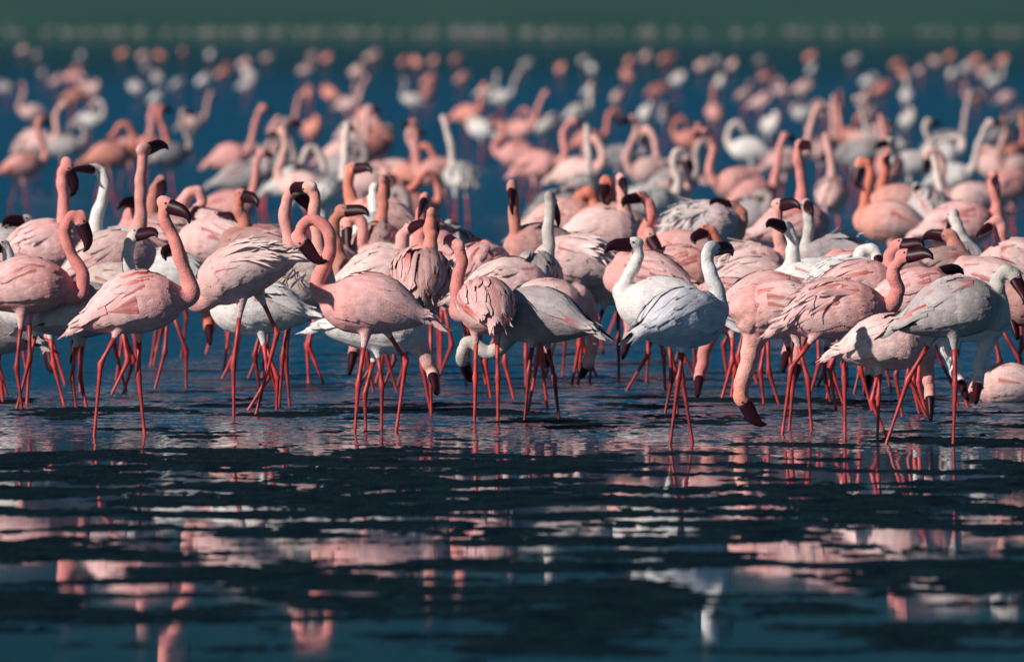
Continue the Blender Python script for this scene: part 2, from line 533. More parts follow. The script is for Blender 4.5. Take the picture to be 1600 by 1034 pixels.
def unit(v):
    return v / (np.linalg.norm(v) + 1e-12)

class Bird:
    """holds the 3D description of one flamingo until its skin is grown"""
    def __init__(self, name, c, yaw, pitch, neck, head, tip, legs, pal, red=.15, ruffle=.2, dark=.5, size=1.0, seed=0, lod=True, neckr=1.0):
        self.name = name; self.c = np.array(c, dtype=float); self.yaw = yaw; self.pitch = pitch
        self.rnd = random.Random(seed)
        self.R = rot_body(yaw, pitch) * size @ np.diag((self.rnd.uniform(.95, 1.04), self.rnd.uniform(.93, 1.06), self.rnd.uniform(.93, 1.08)))
        self.size = size; self.pal = pal; self.red = red; self.ruffle = ruffle; self.dark = dark; self.lod = lod
        self.head = np.array(head, dtype=float); self.tip = np.array(tip, dtype=float)
        base = self.loc((.09, 0, .0))
        P = [base] + [np.array(p, dtype=float) for p in neck] + [self.head]
        self.NP = catmull(P, 44)
        ph = [self.rnd.uniform(0, 6.28) for _ in range(6)]
        q_ = np.linspace(0, 1, 44)
        for ax_ in range(3):
            self.NP[:, ax_] += (.0035 * np.sin(q_ * 15 + ph[ax_]) + .0018 * np.sin(q_ * 34 + ph[ax_ + 3])) * np.sin(q_ * math.pi) * size
        d = np.linalg.norm(np.diff(self.NP, axis=0), axis=1)
        self.ns = np.concatenate([[0], np.cumsum(d)])
        k = size * neckr * 1.16
        s = self.ns / size
        self.nr = k * (.0232 + .052 * np.exp(-(s / .095) ** 2) + .006 * np.exp(-(s / .26) ** 2)) * (1 + .05 * np.sin(q_ * 21 + ph[0]) + .03 * np.sin(q_ * 47 + ph[1])) * (1 - .14 * np.clip((q_ - .7) / .3, 0, 1))
        self.d = unit(self.tip - self.head)
        t = unit(self.NP[-1] - self.NP[-5])
        u = t - self.d * t.dot(self.d)
        if np.linalg.norm(u) < .25: u = np.array((0, 0, 1.0)) - self.d * self.d[2]
        self.u = unit(u)
        self.lat = np.cross(self.d, self.u)
        self.legs = legs                      # list of (hip, ankle, foot)
        self.skin = None

    def loc(self, p):
        return self.c + self.R @ np.array(p, dtype=float)

    def skin_object(self, voxel):
        g = Geo(); k = self.size
        xs = np.linspace(BX[0], BX[-1], 22)
        C = []; A = []; B = []; HA = []; HB = []
        for x in xs:
            z, h, w = body_at(x)
            C.append(self.loc((x, 0, z))); A.append(unit(self.R @ np.array((0, 1.0, 0)))); B.append(unit(self.R @ np.array((0, 0, 1.0))))
            HA.append(w * k); HB.append(h * k)
        g.add(*loft(C, A, B, HA, HB, 16))
        g.add(*tube(self.NP, self.nr, 12))
        g.add(*sphere(self.head + self.d * .004 * k, (self.d, self.u, self.lat), (.047 * k, .0335 * k, .028 * k)))
        for hip, ankle, foot in self.legs:
            e = hip + (ankle - hip) * .42
            P = [hip + (self.c - hip) * .35, hip, hip + (e - hip) * .5, e]
            g.add(*tube(catmull(P, 8), np.interp(np.linspace(0, 1, 8), [0, .33, .66, 1], [.060, .042, .022, .011]) * k, 10))
        V, Fc, _, _ = g.arrays()
        me = bpy.data.meshes.new('skin'); me.from_pydata(V.tolist(), [], Fc)
        o = bpy.data.objects.new('skin', me); COL.objects.link(o)
        m = o.modifiers.new('r', 'REMESH'); m.mode = 'VOXEL'; m.voxel_size = voxel * k; m.use_smooth_shade = True
        m = o.modifiers.new('s', 'SMOOTH'); m.iterations = 4; m.factor = .5
        self.skin = o

    def finish(self, dg):
        ev = self.skin.evaluated_get(dg)
        em = ev.to_mesh()
        nv = len(em.vertices)
        V = np.empty(nv * 3, dtype=np.float32); em.vertices.foreach_get('co', V); V = V.reshape(-1, 3).astype(float)
        Fc = [tuple(p.vertices) for p in em.polygons]
        ev.to_mesh_clear()
        old = self.skin.data
        bpy.data.objects.remove(self.skin); bpy.data.meshes.remove(old)
        pal = self.pal; k = self.size
        body = np.array(pal['body']); neck = np.array(pal['neck']); head = np.array(pal['head']); pale = np.array(pal['pale'])
        # colour by the nearest place on the neck
        D = np.linalg.norm(V[:, None, :] - self.NP[None, :, :], axis=2)
        j = D.argmin(1); dm = D.min(1)
        s = self.ns[j]
        on = np.clip(1.6 - dm / (self.nr[j] * 1.15), 0, 1) * np.clip((s / k - .05) / .11, 0, 1)
        on = on * on * (3 - 2 * on)
        tt = np.clip((s / self.ns[-1] - .75) / .25, 0, 1)[:, None]
        ncol = neck * (1 - tt) + head * tt
        col = body * (1 - on[:, None]) + ncol * on[:, None]
        # pale feathered thighs, belly slightly paler
        for hip, ankle, foot in self.legs:
            e = hip + (ankle - hip) * .42
            ax = e - hip; t = np.clip(((V - hip) @ ax) / ax.dot(ax), 0, 1.1)
            dd = np.linalg.norm(V - (hip + t[:, None] * ax), axis=1)
            w = np.clip(1 - dd / (.05 * k), 0, 1) * np.clip(t * 1.6, 0, 1)
            w = np.clip(w * 2, 0, 1)[:, None]
            col = col * (1 - w) + (pale * .5 + body * .5) * w
        hb = np.linalg.norm(V - (self.head + self.d * .036 * k), axis=1)
        w = np.clip(1.25 - hb / (.025 * k), 0, 1)[:, None]
        col = col * (1 - w) + np.array((.10, .015, .02)) * w
        g = Geo(); g.add(V, Fc, col, 0)
        for hip, ankle, foot in self.legs:
            e = hip + (ankle - hip) * .34
            P = [e, e + (ankle - e) * .55, e + (ankle - e) * .88, ankle, ankle + (foot - ankle) * .10, ankle + (foot - ankle) * .5, ankle + (foot - ankle) * .93, foot]
            r = np.array([.0112, .0086, .0106, .0148, .0100, .0066, .0076, .0112]) * k
            g.add(*tube(P, r, 9), (1, 1, 1), 1)
            fd = unit(np.array((math.cos(self.yaw), math.sin(self.yaw), 0)))
            sd = np.array((-fd[1], fd[0], 0))
            for a in (-.6, 0, .6):
                q = foot + (fd * math.cos(a) + sd * math.sin(a)) * .085 * k
                q[2] = foot[2] - .004
                g.add(*tube([foot, foot * .45 + q * .55 + np.array((0, 0, .004)), q], np.array([.010, .007, .003]) * k, 6), (1, 1, 1), 1)
        V, Fc, M, C = g.arrays()
        bodym = mesh_np('flamingo_body', V, Fc, [M_PLUME, M_LEG], M, C, bc=(V - self.c) @ self.R / k ** 2)
        parts = [('body', bodym)]
        for sd_ in (-1, 1):
            w = build_wing(self.rnd, sd_, pal, self.red, self.ruffle, self.dark, self.lod)
            L_, Fc, M, C = w.arrays(); V = L_ @ self.R.T + self.c
            parts.append(('wing', mesh_np('wing', V, Fc, [M_FEATHER], M, C, bc=L_)))
        w = build_tail(self.rnd, pal, self.dark)
        L_, Fc, M, C = w.arrays(); V = L_ @ self.R.T + self.c
        parts.append(('tail', mesh_np('tail', V, Fc, [M_FEATHER], M, C, bc=L_)))
        # bill: deep, bent down half way
        BL = np.linalg.norm(self.tip - self.head)
        q = BL / .135
        T = np.linspace(0, 1, 14)
        KT = [0, .2, .45, .65, .84, 1]
        dd = np.interp(T, KT, [.020, .046, .078, .103, .124, .137]) * q
        uu = np.interp(T, KT, [-.001, .004, .0105, .0095, .001, -.015]) * q
        hh = np.interp(T, KT, [.0300, .0295, .0265, .0205, .0125, .0030]) * (k * .5 + q * .5)
        ww = np.interp(T, KT, [.0225, .0190, .0155, .0125, .0085, .0030]) * (k * .5 + q * .5)
        C = [self.head + self.d * a + self.u * b for a, b in zip(dd, uu)]
        tg = np.gradient(np.array(C), axis=0)
        B = [unit(np.cross(self.lat, unit(t_))) for t_ in tg]
        B = [b if b.dot(self.u) > 0 else -b for b in B]
        A = [self.lat] * 14
        V, Fc = loft(C, A, B, ww, hh, 12)
        cc = []
        for i in range(14):
            for kx in range(12):
                sn = math.sin(2 * math.pi * kx / 12)
                t_ = T[i]
                c_ = np.array((.022, .005, .009))
                if sn < -.1 and .12 < t_ < .7: c_ = np.array((.036, .006, .010))
                if abs(sn + .25) < .2 and t_ > .1: c_ = np.array((.012, .004, .006))
                if t_ > .8: c_ = np.array((.010, .005, .007))
                cc.append(c_)
        parts.append(('bill', mesh_np('bill', V, Fc, [M_BILL], None, np.array(cc))))
        if self.lod:
            for sd_ in (-1, 1):
                V, Fc = sphere(self.head + self.d * .016 * k + self.u * .007 * k + self.lat * sd_ * .0245 * k, (self.d, self.u, self.lat), (.0054 * k,) * 3, 8, 6)
                parts.append(('eye', mesh_np('eye', V, Fc, [M_EYE])))
        self.parts = parts
        return parts

def place(parts, loc, rz, label, group, color=None, scale=1.0):
    top = None
    for nm, me in parts:
        o = bpy.data.objects.new('flamingo' if top is None else nm, me)
        COL.objects.link(o)
        if top is None:
            top = o
            o.location = loc; o.rotation_euler = (0, 0, rz); o.scale = (scale,) * 3
            o['label'] = label; o['category'] = 'flamingo'
            if group: o['group'] = group
        else:
            o.parent = top
        if color is not None: o.color = color
    return top

PALS = {
    'pink':   dict(body=(.77, .39, .36), neck=(.74, .28, .25), head=(.72, .26, .22), pale=(.86, .59, .56)),
    'rose':   dict(body=(.80, .50, .46), neck=(.77, .36, .32), head=(.75, .33, .28), pale=(.87, .67, .63)),
    'white':  dict(body=(.76, .70, .66), neck=(.82, .75, .69), head=(.80, .72, .64), pale=(.86, .82, .78)),
    'milk':   dict(body=(.78, .70, .66), neck=(.77, .42, .37), head=(.75, .33, .28), pale=(.86, .80, .76)),
    'salmon': dict(body=(.77, .37, .31), neck=(.72, .23, .15), head=(.72, .20, .12), pale=(.85, .58, .53)),
    'peach':  dict(body=(.77, .40, .36), neck=(.78, .40, .34), head=(.74, .27, .18), pale=(.86, .63, .59)),
    'pearl':  dict(body=(.82, .60, .57), neck=(.70, .25, .16), head=(.70, .22, .13), pale=(.88, .79, .76)),
    'grey':   dict(body=(.43, .37, .36), neck=(.72, .66, .60), head=(.70, .62, .55), pale=(.70, .61, .59)),
    'brown':  dict(body=(.50, .28, .25), neck=(.66, .27, .21), head=(.62, .23, .17), pale=(.68, .47, .44)),
    'ash':    dict(body=(.56, .55, .57), neck=(.70, .68, .66), head=(.70, .66, .62), pale=(.72, .71, .72)),
    'blond':  dict(body=(.70, .53, .46), neck=(.76, .35, .30), head=(.72, .31, .25), pale=(.83, .70, .63)),
}

# ------------------------------------------------------------------ the front of the flock, bird by bird
# photo pixels: bw = row where the feet enter the water (gives the distance), b = body centre
BIRDS = []
def sat(v, k=1.16):
    m = sum(v) / 3
    return [max(.01, min(.9, m + (c - m) * k)) for c in v]
def hand(label, bw, b, yaw, pitch, neck, head, tip, legs, pal, red=.12, ruffle=.2, dark=.2, size=1.0, sgn=None, dn=0.0, neckr=1.0):
    Y = F * CH / (bw - HY)
    def W(p, dy=0.0):
        return np.array(((p[0] - 800) * Y / F, dy, CH - (p[1] - HY) * Y / F))
    bc = W(b); org = np.array((bc[0], 0, 0))
    c = bc - org
    ya = math.radians(yaw); pi_ = math.radians(pitch)
    fdir = np.array((math.cos(ya), math.sin(ya), 0)); sdir = np.array((-fdir[1], fdir[0], 0))
    cy = .15 * fdir[1] * size
    hy = cy + .07 * fdir[1] + dn
    n = len(neck)
    N = [W(p, cy + (hy - cy) * (i + .5) / (n + .5)) - org for i, p in enumerate(neck)]
    H = W(head, hy) - org
    T = W(tip, hy) - org
    v = T - H; L = np.linalg.norm(v); want = .146 * size
    if L < want:
        s_ = sgn if sgn is not None else (1 if fdir[1] > .1 else -1)
        T = H + v + np.array((0, s_ * math.sqrt(want * want - L * L), 0))
    elif L > .165 * size:
        T = H + v / L * .165 * size
    R = rot_body(ya, pi_) * size
    rr = random.Random(hash((bw, b)) & 0xffff)
    LG = []
    sides = (1, -1) if fdir[0] < 0 else (-1, 1)
    if legs is None: legs = [None, None]
    for i, lg in enumerate(legs):
        s_ = sides[i % 2]
        hip = c + R @ np.array((-.015 + .02 * i, s_ * .045, -.075))
        if lg is None:
            foot = hip + fdir * (rr.uniform(-.16, -.02) if i else rr.uniform(-.02, .14)) + sdir * s_ * rr.uniform(-.02, .04); foot[2] = -.055
            ankle = hip * .46 + foot * .54 - fdir * rr.uniform(.02, .085) + sdir * rr.uniform(-.02, .02)
        else:
            an, ft = lg
            foot = W(ft, hip[1]) - org; foot[2] = -.055
            if an is None:
                ankle = hip * .46 + foot * .54 - fdir * .03
            else:
                ankle = W(an, hip[1]) - org
                hip = hip.copy(); hip[0] += max(-.09, min(.09, .35 * (ankle[0] - hip[0])))
        LG.append((hip, ankle, foot))
    bright = 'bright' in label or label.startswith(('white', 'bluish white'))
    f = rr.uniform(.95, 1.0) if bright else rr.uniform(.80, 1.0); gm = rr.uniform(0, .05 if bright else .12)
    tone = {kk: tuple(f * (ch * (1 - gm) + gm * (.62 * vv[1] + .38 * vv[0])) for ch in sat(vv)) for kk, vv in PALS[pal].items()}
    BIRDS.append((Bird(label, c, ya, pi_, N, H, T, LG, tone, red, ruffle, dark, size, seed=len(BIRDS) + 11, neckr=neckr), (org[0], Y, 0), label))

# --- left part
hand('pale pink flamingo striding with hooked dark bill, red streaks on its wing, long pink tail', 682, (212, 474), 0, 10, [(297, 462), (287, 420), (276, 382), (257, 345)], (258, 318), (299, 343), [((158, 567), (146, 682)), ((216, 588), (228, 681))], 'pink', .30, .15, .2)
hand('flamingo cut by the frame edge, rusty wing streaks, neck in a tight S, bill hanging', 640, (40, 446), 0, 4, [(122, 462), (130, 432), (110, 396), (103, 360), (112, 338)], (127, 342), (136, 392), [(None, (38, 638)), ((46, 560), (20, 628))], 'pink', .25, .1, .5)
hand('pink flamingo with tall upright neck and bill tucked down beside a white raised head', 600, (68, 386), 0, 5, [(98, 385), (101, 340), (98, 300), (98, 270)], (105, 258), (115, 306), None, 'pink', .1, .3)
hand('white-headed flamingo whose raised dark bill touches a pink neighbour\'s neck', 592, (190, 398), 180, 5, [(147, 372), (155, 330), (163, 292), (160, 270)], (148, 264), (117, 266), None, 'white', .0, .2)
hand('pink flamingo with the tallest straight neck and big dark crescent bill held level', 612, (172, 404), 8, 12, [(208, 388), (217, 350), (220, 300), (221, 262)], (224, 234), (261, 229), None, 'rose', .05, .35)
hand('greyish flamingo behind the striding pale pink one, glossy maroon bill held level', 638, (126, 484), 0, 6, [(196, 468), (206, 440), (200, 405), (202, 380)], (211, 367), (248, 365), [(None, (123, 634)), (None, (139, 638))], 'grey', .0, .1, .9)
hand('white-necked flamingo with short black bill peeping above the striding bird\'s back', 606, (262, 434), 180, 5, [(238, 440), (236, 420), (236, 405)], (229, 397), (209, 408), None, 'white', .05, .4)
hand('flamingo seen mostly as a dark maroon bill sticking out beside the tallest neck', 572, (232, 378), 180, 5, [(206, 366), (204, 345), (212, 325)], (216, 314), (185, 323), None, 'pink', .2, .5)
hand('rusty-headed flamingo with bill hanging straight down above shaggy backs', 560, (260, 372), 180, 8, [(236, 352), (238, 325), (240, 300)], (251, 283), (253, 310), None, 'brown', .4, .6)
hand('pink flamingo with neck curled into a small knot above the shaggy backs', 552, (322, 366), 180, 4, [(288, 352), (284, 325), (294, 302), (310, 300), (317, 315)], (308, 326), (296, 340), None, 'rose', .2, .4)
hand('pale flamingo with low white head and dark bill held level at the frame edge', 586, (2, 392), 0, 4, [(38, 400), (50, 380), (51, 358)], (42, 345), (4, 349), None, 'grey', .1, .2, .6)
hand('white flamingo with dark folded flight feathers, only its tail inside the frame', 628, (-28, 512), 180, 6, [(-80, 500), (-86, 460), (-80, 420)], (-86, 404), (-120, 410), [(None, (7, 624)), (None, (-20, 626))], 'grey', .0, .1, 1.0)
hand('white-thighed flamingo hidden under the bird with the tight S neck', 632, (70, 478), 180, 4, [(22, 480), (10, 440), (14, 400)], (4, 384), (-30, 392), [((84, 566), (106, 631)), ((46, 560), (40, 640))], 'white', .05, .2)
# --- second group
hand('shadowed grey-pink flamingo with shaggy ruffled back, walking head down among others', 649, (374, 424), 180, -22, [(312, 478), (294, 455), (289, 425), (284, 398)], (273, 386), (257, 402), [((365, 570), (366, 649)), ((433, 520), (394, 640))], 'rose', .05, .75, .3)
hand('brown-backed flamingo with white neck and black bill pointing down', 590, (404, 396), 180, 3, [(366, 380), (382, 350), (372, 325)], (376, 304), (405, 318), None, 'brown', .25, .6)
hand('white-necked flamingo with round black bill resting over a pale shaggy back', 578, (345, 378), 175, 8, [(318, 392), (324, 368), (326, 350)], (336, 340), (366, 340), None, 'rose', .35, .5)
hand('flamingo with high arched neck and long black bill curving over its throat', 622, (424, 428), 20, 5, [(462, 418), (453, 385), (446, 345), (448, 312)], (460, 296), (486, 336), None, 'blond', .1, .5)
hand('blond shaggy flamingo with black wing tips and pink arched neck behind the looped one', 636, (456, 450), 15, 12, [(500, 430), (497, 390), (492, 340), (492, 308)], (484, 293), (452, 300), [((442, 556), (435, 634)), ((446, 560), (454, 631))], 'blond', .0, .9, .6)
hand('bright pink flamingo with its neck looped over so the maroon bill lies on its chest', 676, (578, 476), 180, 3, [(497, 452), (507, 415), (516, 385), (511, 356), (492, 344), (473, 352)], (468, 374), (507, 411), [((560, 600), (553, 676)), ((634, 564), (616, 673))], 'pink', .05, .15, .4)
hand('flamingo feeding under the bright pink one, pink neck hanging to the water', 667, (592, 506), 0, -6, [(640, 522), (655, 540), (668, 565)], (677, 584), (681, 614), [((597, 600), (596, 669)), (None, (572, 662))], 'milk', .0, .1, .0)
hand('flamingo with rusty brown neck and dark bill stretched level above a curled neighbour', 604, (588, 436), 175, 5, [(540, 430), (528, 390), (521, 352)], (535, 329), (577, 333), None, 'brown', .1, .3)
hand('flamingo with pink neck curled to a loop under the rusty brown head', 596, (604, 420), 175, 5, [(556, 420), (558, 395), (566, 368), (562, 345), (550, 340)], (541, 352), (547, 392), None, 'rose', .1, .3)
hand('orange-pink flamingo holding its dark bill level on a slim raised neck', 545, (592, 345), 180, 5, [(558, 345), (551, 318), (544, 285)], (550, 263), (582, 266), None, 'salmon', .1, .3)
hand('brownish flamingo seen from behind, slim upright pink neck with dark half head', 575, (590, 390), 75, 5, [(592, 370), (596, 335), (598, 305)], (599, 284), (607, 308), None, 'brown', .2, .3, sgn=1)
hand('white straight-necked flamingo standing behind the brownish upright one', 560, (572, 372), 80, 5, [(580, 368), (584, 340), (583, 312)], (584, 296), (578, 318), None, 'white', .0, .2, sgn=1)
hand('rusty-winged flamingo seen from behind with brown neck and shaded face, one leg showing', 646, (657, 434), 88, 8, [(668, 410), (672, 380), (672, 355)], (675, 337), (684, 366), [(None, (674, 646)), (None, (677, 644))], 'brown', .45, .3, .6, sgn=1)
hand('pale flamingo with white cheek and brown bill reaching to a shaded neighbour', 612, (596, 430), 0, 6, [(632, 425), (627, 395), (630, 370)], (640, 356), (664, 350), None, 'rose', .05, .2)
hand('flamingo facing out with dark bill hanging down behind the white cheek', 575, (672, 385), -70, 4, [(660, 385), (658, 355), (660, 330)], (664, 310), (655, 338), None, 'pink', .3, .4)
hand('salmon-necked flamingo seen from behind, red wing streaks, two straight thin legs', 657, (760, 478), 100, 6, [(716, 490), (714, 450), (721, 412)], (716, 386), (693, 379), [((743, 590), (741, 657)), ((778, 590), (778, 655))], 'pink', .45, .35, .4, sgn=1)
hand('flamingo behind the salmon-necked one, brick red streaked back and bowed dark bill', 600, (750, 420), 60, 6, [(768, 430), (772, 410), (768, 394)], (760, 386), (731, 380), None, 'pink', .55, .5)
hand('small grey flamingo with thin pale neck between two streaked backs', 575, (706, 392), 90, 6, [(694, 385), (692, 365)], (702, 354), (718, 372), None, 'grey', .1, .5, sgn=1)
# --- middle group
hand('grey shaded flamingo feeding with white neck bent low and red-tipped bill', 656, (842, 492), 160, 4, [(786, 540), (762, 551), (738, 536), (724, 543)], (722, 561), (741, 598), [((826, 580), (818, 652)), ((866, 590), (876, 656))], 'grey', .1, .15, .7)
hand('flamingo hidden behind the shaded feeding one, slim red legs crossing', 640, (850, 478), 10, 2, [(908, 470), (925, 500), (925, 540)], (920, 565), (905, 590), [((840, 560), (822, 632)), ((846, 560), (858, 626))], 'rose', .3, .2, .5)
hand('grey-backed flamingo seen from behind, tall white neck, black bill drooping', 612, (836, 438), 85, 6, [(850, 430), (857, 395), (858, 345)], (860, 312), (874, 354), None, 'grey', .05, .4, sgn=1)
hand('flamingo facing out with pink neck and huge dark bill hanging in front', 588, (846, 388), -150, 5, [(808, 405), (806, 375), (804, 335), (802, 308)], (800, 292), (800, 332), None, 'brown', .2, .3, .8)
hand('white flamingo in front with smooth S neck and black bill, red patch behind the nostril', 645, (1040, 478), 180, 4, [(986, 478), (973, 456), (982, 430), (998, 402)], (992, 381), (944, 390), [(None, (1035, 643)), (None, (1058, 641))], 'white', .0, .1, .3)
hand('bluish white flamingo before the white S-necked one, black bill pointing down', 694, (1068, 497), 42, 2, [(1118, 486), (1120, 455), (1111, 425), (1105, 402)], (1113, 389), (1148, 396), [((1060, 590), (1044, 694)), ((1066, 590), (1086, 690))], 'ash', .03, .3, .2)
hand('red-streaked flamingo behind the white pair, white curled neck, brown bill down', 598, (1058, 426), 0, 4, [(1104, 420), (1120, 392), (1114, 366)], (1102, 360), (1082, 378), None, 'salmon', .75, .2)
hand('pale grey flamingo walking, bowed white neck and drooping black bill', 598, (962, 436), 0, 6, [(1034, 446), (1028, 415), (1011, 392), (1008, 376)], (1015, 367), (1027, 402), [((930, 518), (919, 597)), ((966, 530), (968, 597))], 'blond', .0, .25, .9)
hand('fluffy pale pink flamingo with head lowered behind the grey-backed one', 600, (900, 408), 180, 5, [(852, 420), (838, 450), (838, 490)], (838, 520), (850, 555), [(None, (890, 596)), (None, (902, 592))], 'rose', .05, .8)
hand('flamingo with dark brown face and long black bill held out over a pink back', 574, (1068, 398), 180, 6, [(1022, 392), (1008, 366), (1016, 338), (1014, 318)], (1001, 307), (971, 319), None, 'pink', .15, .3)
hand('smooth pink flamingo with tall pink neck and dark bill hanging against it', 552, (938, 364), 0, 5, [(970, 362), (976, 335), (972, 305)], (970, 280), (979, 306), None, 'rose', .05, .2)
hand('flamingo with salmon neck arched over and bill hidden in shade behind it', 520, (880, 345), 0, 5, [(894, 348), (900, 322), (912, 303), (925, 304)], (930, 318), (924, 350), None, 'salmon', .1, .3, neckr=1.2)
hand('flamingo with slim salmon neck folded back and dark bill alongside', 526, (955, 352), 180, 5, [(953, 340), (955, 310), (950, 286)], (946, 284), (943, 318), None, 'salmon', .1, .3)
hand('very shaggy whitish flamingo with orange neck turned back and dark bill held level', 566, (1096, 352), 0, 10, [(1146, 368), (1158, 350), (1158, 332)], (1146, 322), (1108, 316), None, 'pearl', .10, 1.0)
hand('pink flamingo feeding with brown neck straight down beside the bluish white one', 622, (1140, 478), 180, 2, [(1110, 515), (1103, 545), (1096, 572)], (1093, 588), (1089, 618), [((1144, 564), (1122, 616)), (None, (1140, 614))], 'pink', .5, .2)
# --- right group
hand('salmon flamingo feeding in front, thick neck lowered and dark bill at the water', 672, (1218, 482), 180, -6, [(1182, 486), (1180, 525), (1171, 560), (1160, 595)], (1158, 622), (1193, 666), [((1262, 592), (1269, 672)), ((1240, 592), (1232, 664))], 'peach', .12, .25, .3, neckr=1.3)
hand('shaggy rose flamingo in front with red-streaked back and bill held level', 678, (1308, 484), 0, 6, [(1388, 480), (1402, 455), (1396, 425)], (1412, 400), (1457, 399), [((1236, 574), (1219, 677)), ((1320, 590), (1321, 676))], 'pink', .25, .7, .2)
hand('white flamingo in front feeding with orange head between many red legs', 684, (1384, 536), 2, 0, [(1444, 548), (1448, 572), (1452, 596)], (1453, 616), (1453, 656), [((1372, 620), (1370, 686)), ((1362, 628), (1396, 682))], 'rose', .06, .15, .3, size=.9)
hand('flamingo with pink face and dark bill level just behind the red-streaked back', 640, (1340, 450), 0, 6, [(1384, 450), (1393, 425), (1392, 400)], (1404, 383), (1443, 382), None, 'pink', .3, .3)
hand('pale pink fluffy flamingo with strong pink neck, dark bill meeting another bill', 598, (1168, 424), 0, 8, [(1222, 418), (1224, 392), (1214, 355)], (1216, 320), (1250, 322), None, 'rose', .1, .7)
hand('flamingo with bluish white neck and black bill held level below two meeting bills', 624, (1272, 452), 180, 4, [(1228, 440), (1238, 408), (1239, 378)], (1229, 355), (1196, 350), None, 'white', .1, .3)
hand('flamingo facing out with straight pink neck and black bill pointing at the viewer', 604, (1298, 412), -160, 5, [(1254, 430), (1260, 390), (1263, 350)], (1260, 320), (1268, 332), None, 'grey', .05, .9, sgn=-1)
hand('flamingo with tall slim pink neck and small black bill above two meeting bills', 520, (1238, 350), 0, 5, [(1258, 345), (1254, 310), (1250, 268), (1247, 240)], (1250, 226), (1266, 232), None, 'pink', .1, .3, sgn=-1)
hand('shaded white flamingo with neck curled in a ring and red-faced bill down', 632, (1330, 446), 0, 4, [(1362, 450), (1345, 432), (1341, 410), (1350, 392), (1366, 392)], (1372, 402), (1376, 426), None, 'white', .05, .6)
hand('salmon flamingo with hooked neck, rust streaks on its wing, bill hanging down', 496, (1392, 346), 180, 4, [(1350, 345), (1352, 310), (1360, 278), (1355, 255)], (1344, 256), (1341, 294), None, 'salmon', .3, .15)
hand('flamingo with slim upright salmon neck and brown head above a streaked back', 478, (1404, 322), 180, 4, [(1380, 325), (1379, 295), (1383, 265)], (1384, 246), (1388, 268), None, 'salmon', .1, .2)
hand('wrinkle-winged pink flamingo with dark-sided raised neck and bill folded down', 508, (1498, 350), 0, 5, [(1556, 345), (1557, 320), (1551, 290)], (1552, 275), (1560, 305), None, 'pink', .45, .3)
hand('flamingo seen from behind with bare pink bent neck over a dark grey back', 588, (1508, 418), 100, 6, [(1512, 390), (1502, 365), (1494, 345)], (1493, 338), (1484, 362), None, 'grey', .2, .4, sgn=1)
hand('flamingo with grey cheek and glossy black bill lowered toward two level bills', 606, (1470, 428), 20, 5, [(1500, 415), (1494, 390), (1492, 378)], (1484, 368), (1443, 373), None, 'brown', .4, .3)
hand('white-headed flamingo with dark bill level over the bluish grey back', 650, (1430, 462), 10, 4, [(1464, 470), (1455, 450), (1452, 440)], (1460, 428), (1507, 424), None, 'pink', .5, .2)
hand('flamingo with thick pink upright neck and brown bill turned back over a pale back', 606, (1590, 418), 180, 4, [(1556, 428), (1562, 390), (1566, 356), (1558, 345)], (1546, 354), (1526, 366), None, 'rose', .2, .3)
hand('bluish grey flamingo in front, neck bent over and black bill hanging at frame edge', 694, (1490, 480), 0, 8, [(1562, 500), (1561, 460), (1560, 437), (1571, 424)], (1585, 431), (1602, 474), [((1492, 600), (1488, 694)), ((1420, 592), (1378, 694))], 'grey', .12, .1, .9)
hand('white flamingo feeding behind the bluish grey one, white neck dropping to the water', 636, (1500, 490), 0, -4, [(1548, 510), (1538, 545), (1530, 580)], (1528, 600), (1522, 628), [(None, (1519, 634)), (None, (1500, 636))], 'white', .05, .2)
hand('white flamingo feeding with pale neck hanging between red legs', 646, (1440, 492), 0, -4, [(1480, 515), (1484, 550), (1494, 580)], (1500, 596), (1510, 622), [(None, (1440, 640)), (None, (1452, 646))], 'white', .05, .2)
hand('pale flamingo feeding with white head just above the water behind rosy legs', 628, (1300, 486), 0, -4, [(1345, 500), (1358, 540), (1360, 570)], (1358, 588), (1352, 616), [(None, (1302, 624)), (None, (1322, 626))], 'white', .05, .3)
hand('brownish flamingo cut by the frame edge with dark head bowed', 640, (1630, 470), 180, 4, [(1592, 480), (1580, 470), (1576, 480)], (1580, 492), (1588, 530), None, 'brown', .3, .3)
hand('rusty flamingo half hidden behind the feeding salmon one, dark legs', 632, (1200, 470), 5, 4, [(1250, 460), (1256, 500), (1250, 545)], (1246, 570), (1236, 600), [(None, (1223, 612)), (None, (1196, 620))], 'pink', .3, .3)
hand('pale flamingo crouching low on the water with its bill dipped in', 628, (1574, 600), 178, -4, [(1536, 600), (1524, 606)], (1519, 614), (1514, 630), [((1575, 622), (1570, 632)), ((1590, 622), (1588, 632))], 'rose', .2, .1, .2, size=.8)
hand('flamingo with thin upright neck and round black face near the streaked backs', 482, (1452, 330), 100, 4, [(1440, 335), (1436, 312)], (1434, 294), (1436, 310), None, 'grey', .1, .3, sgn=-1)

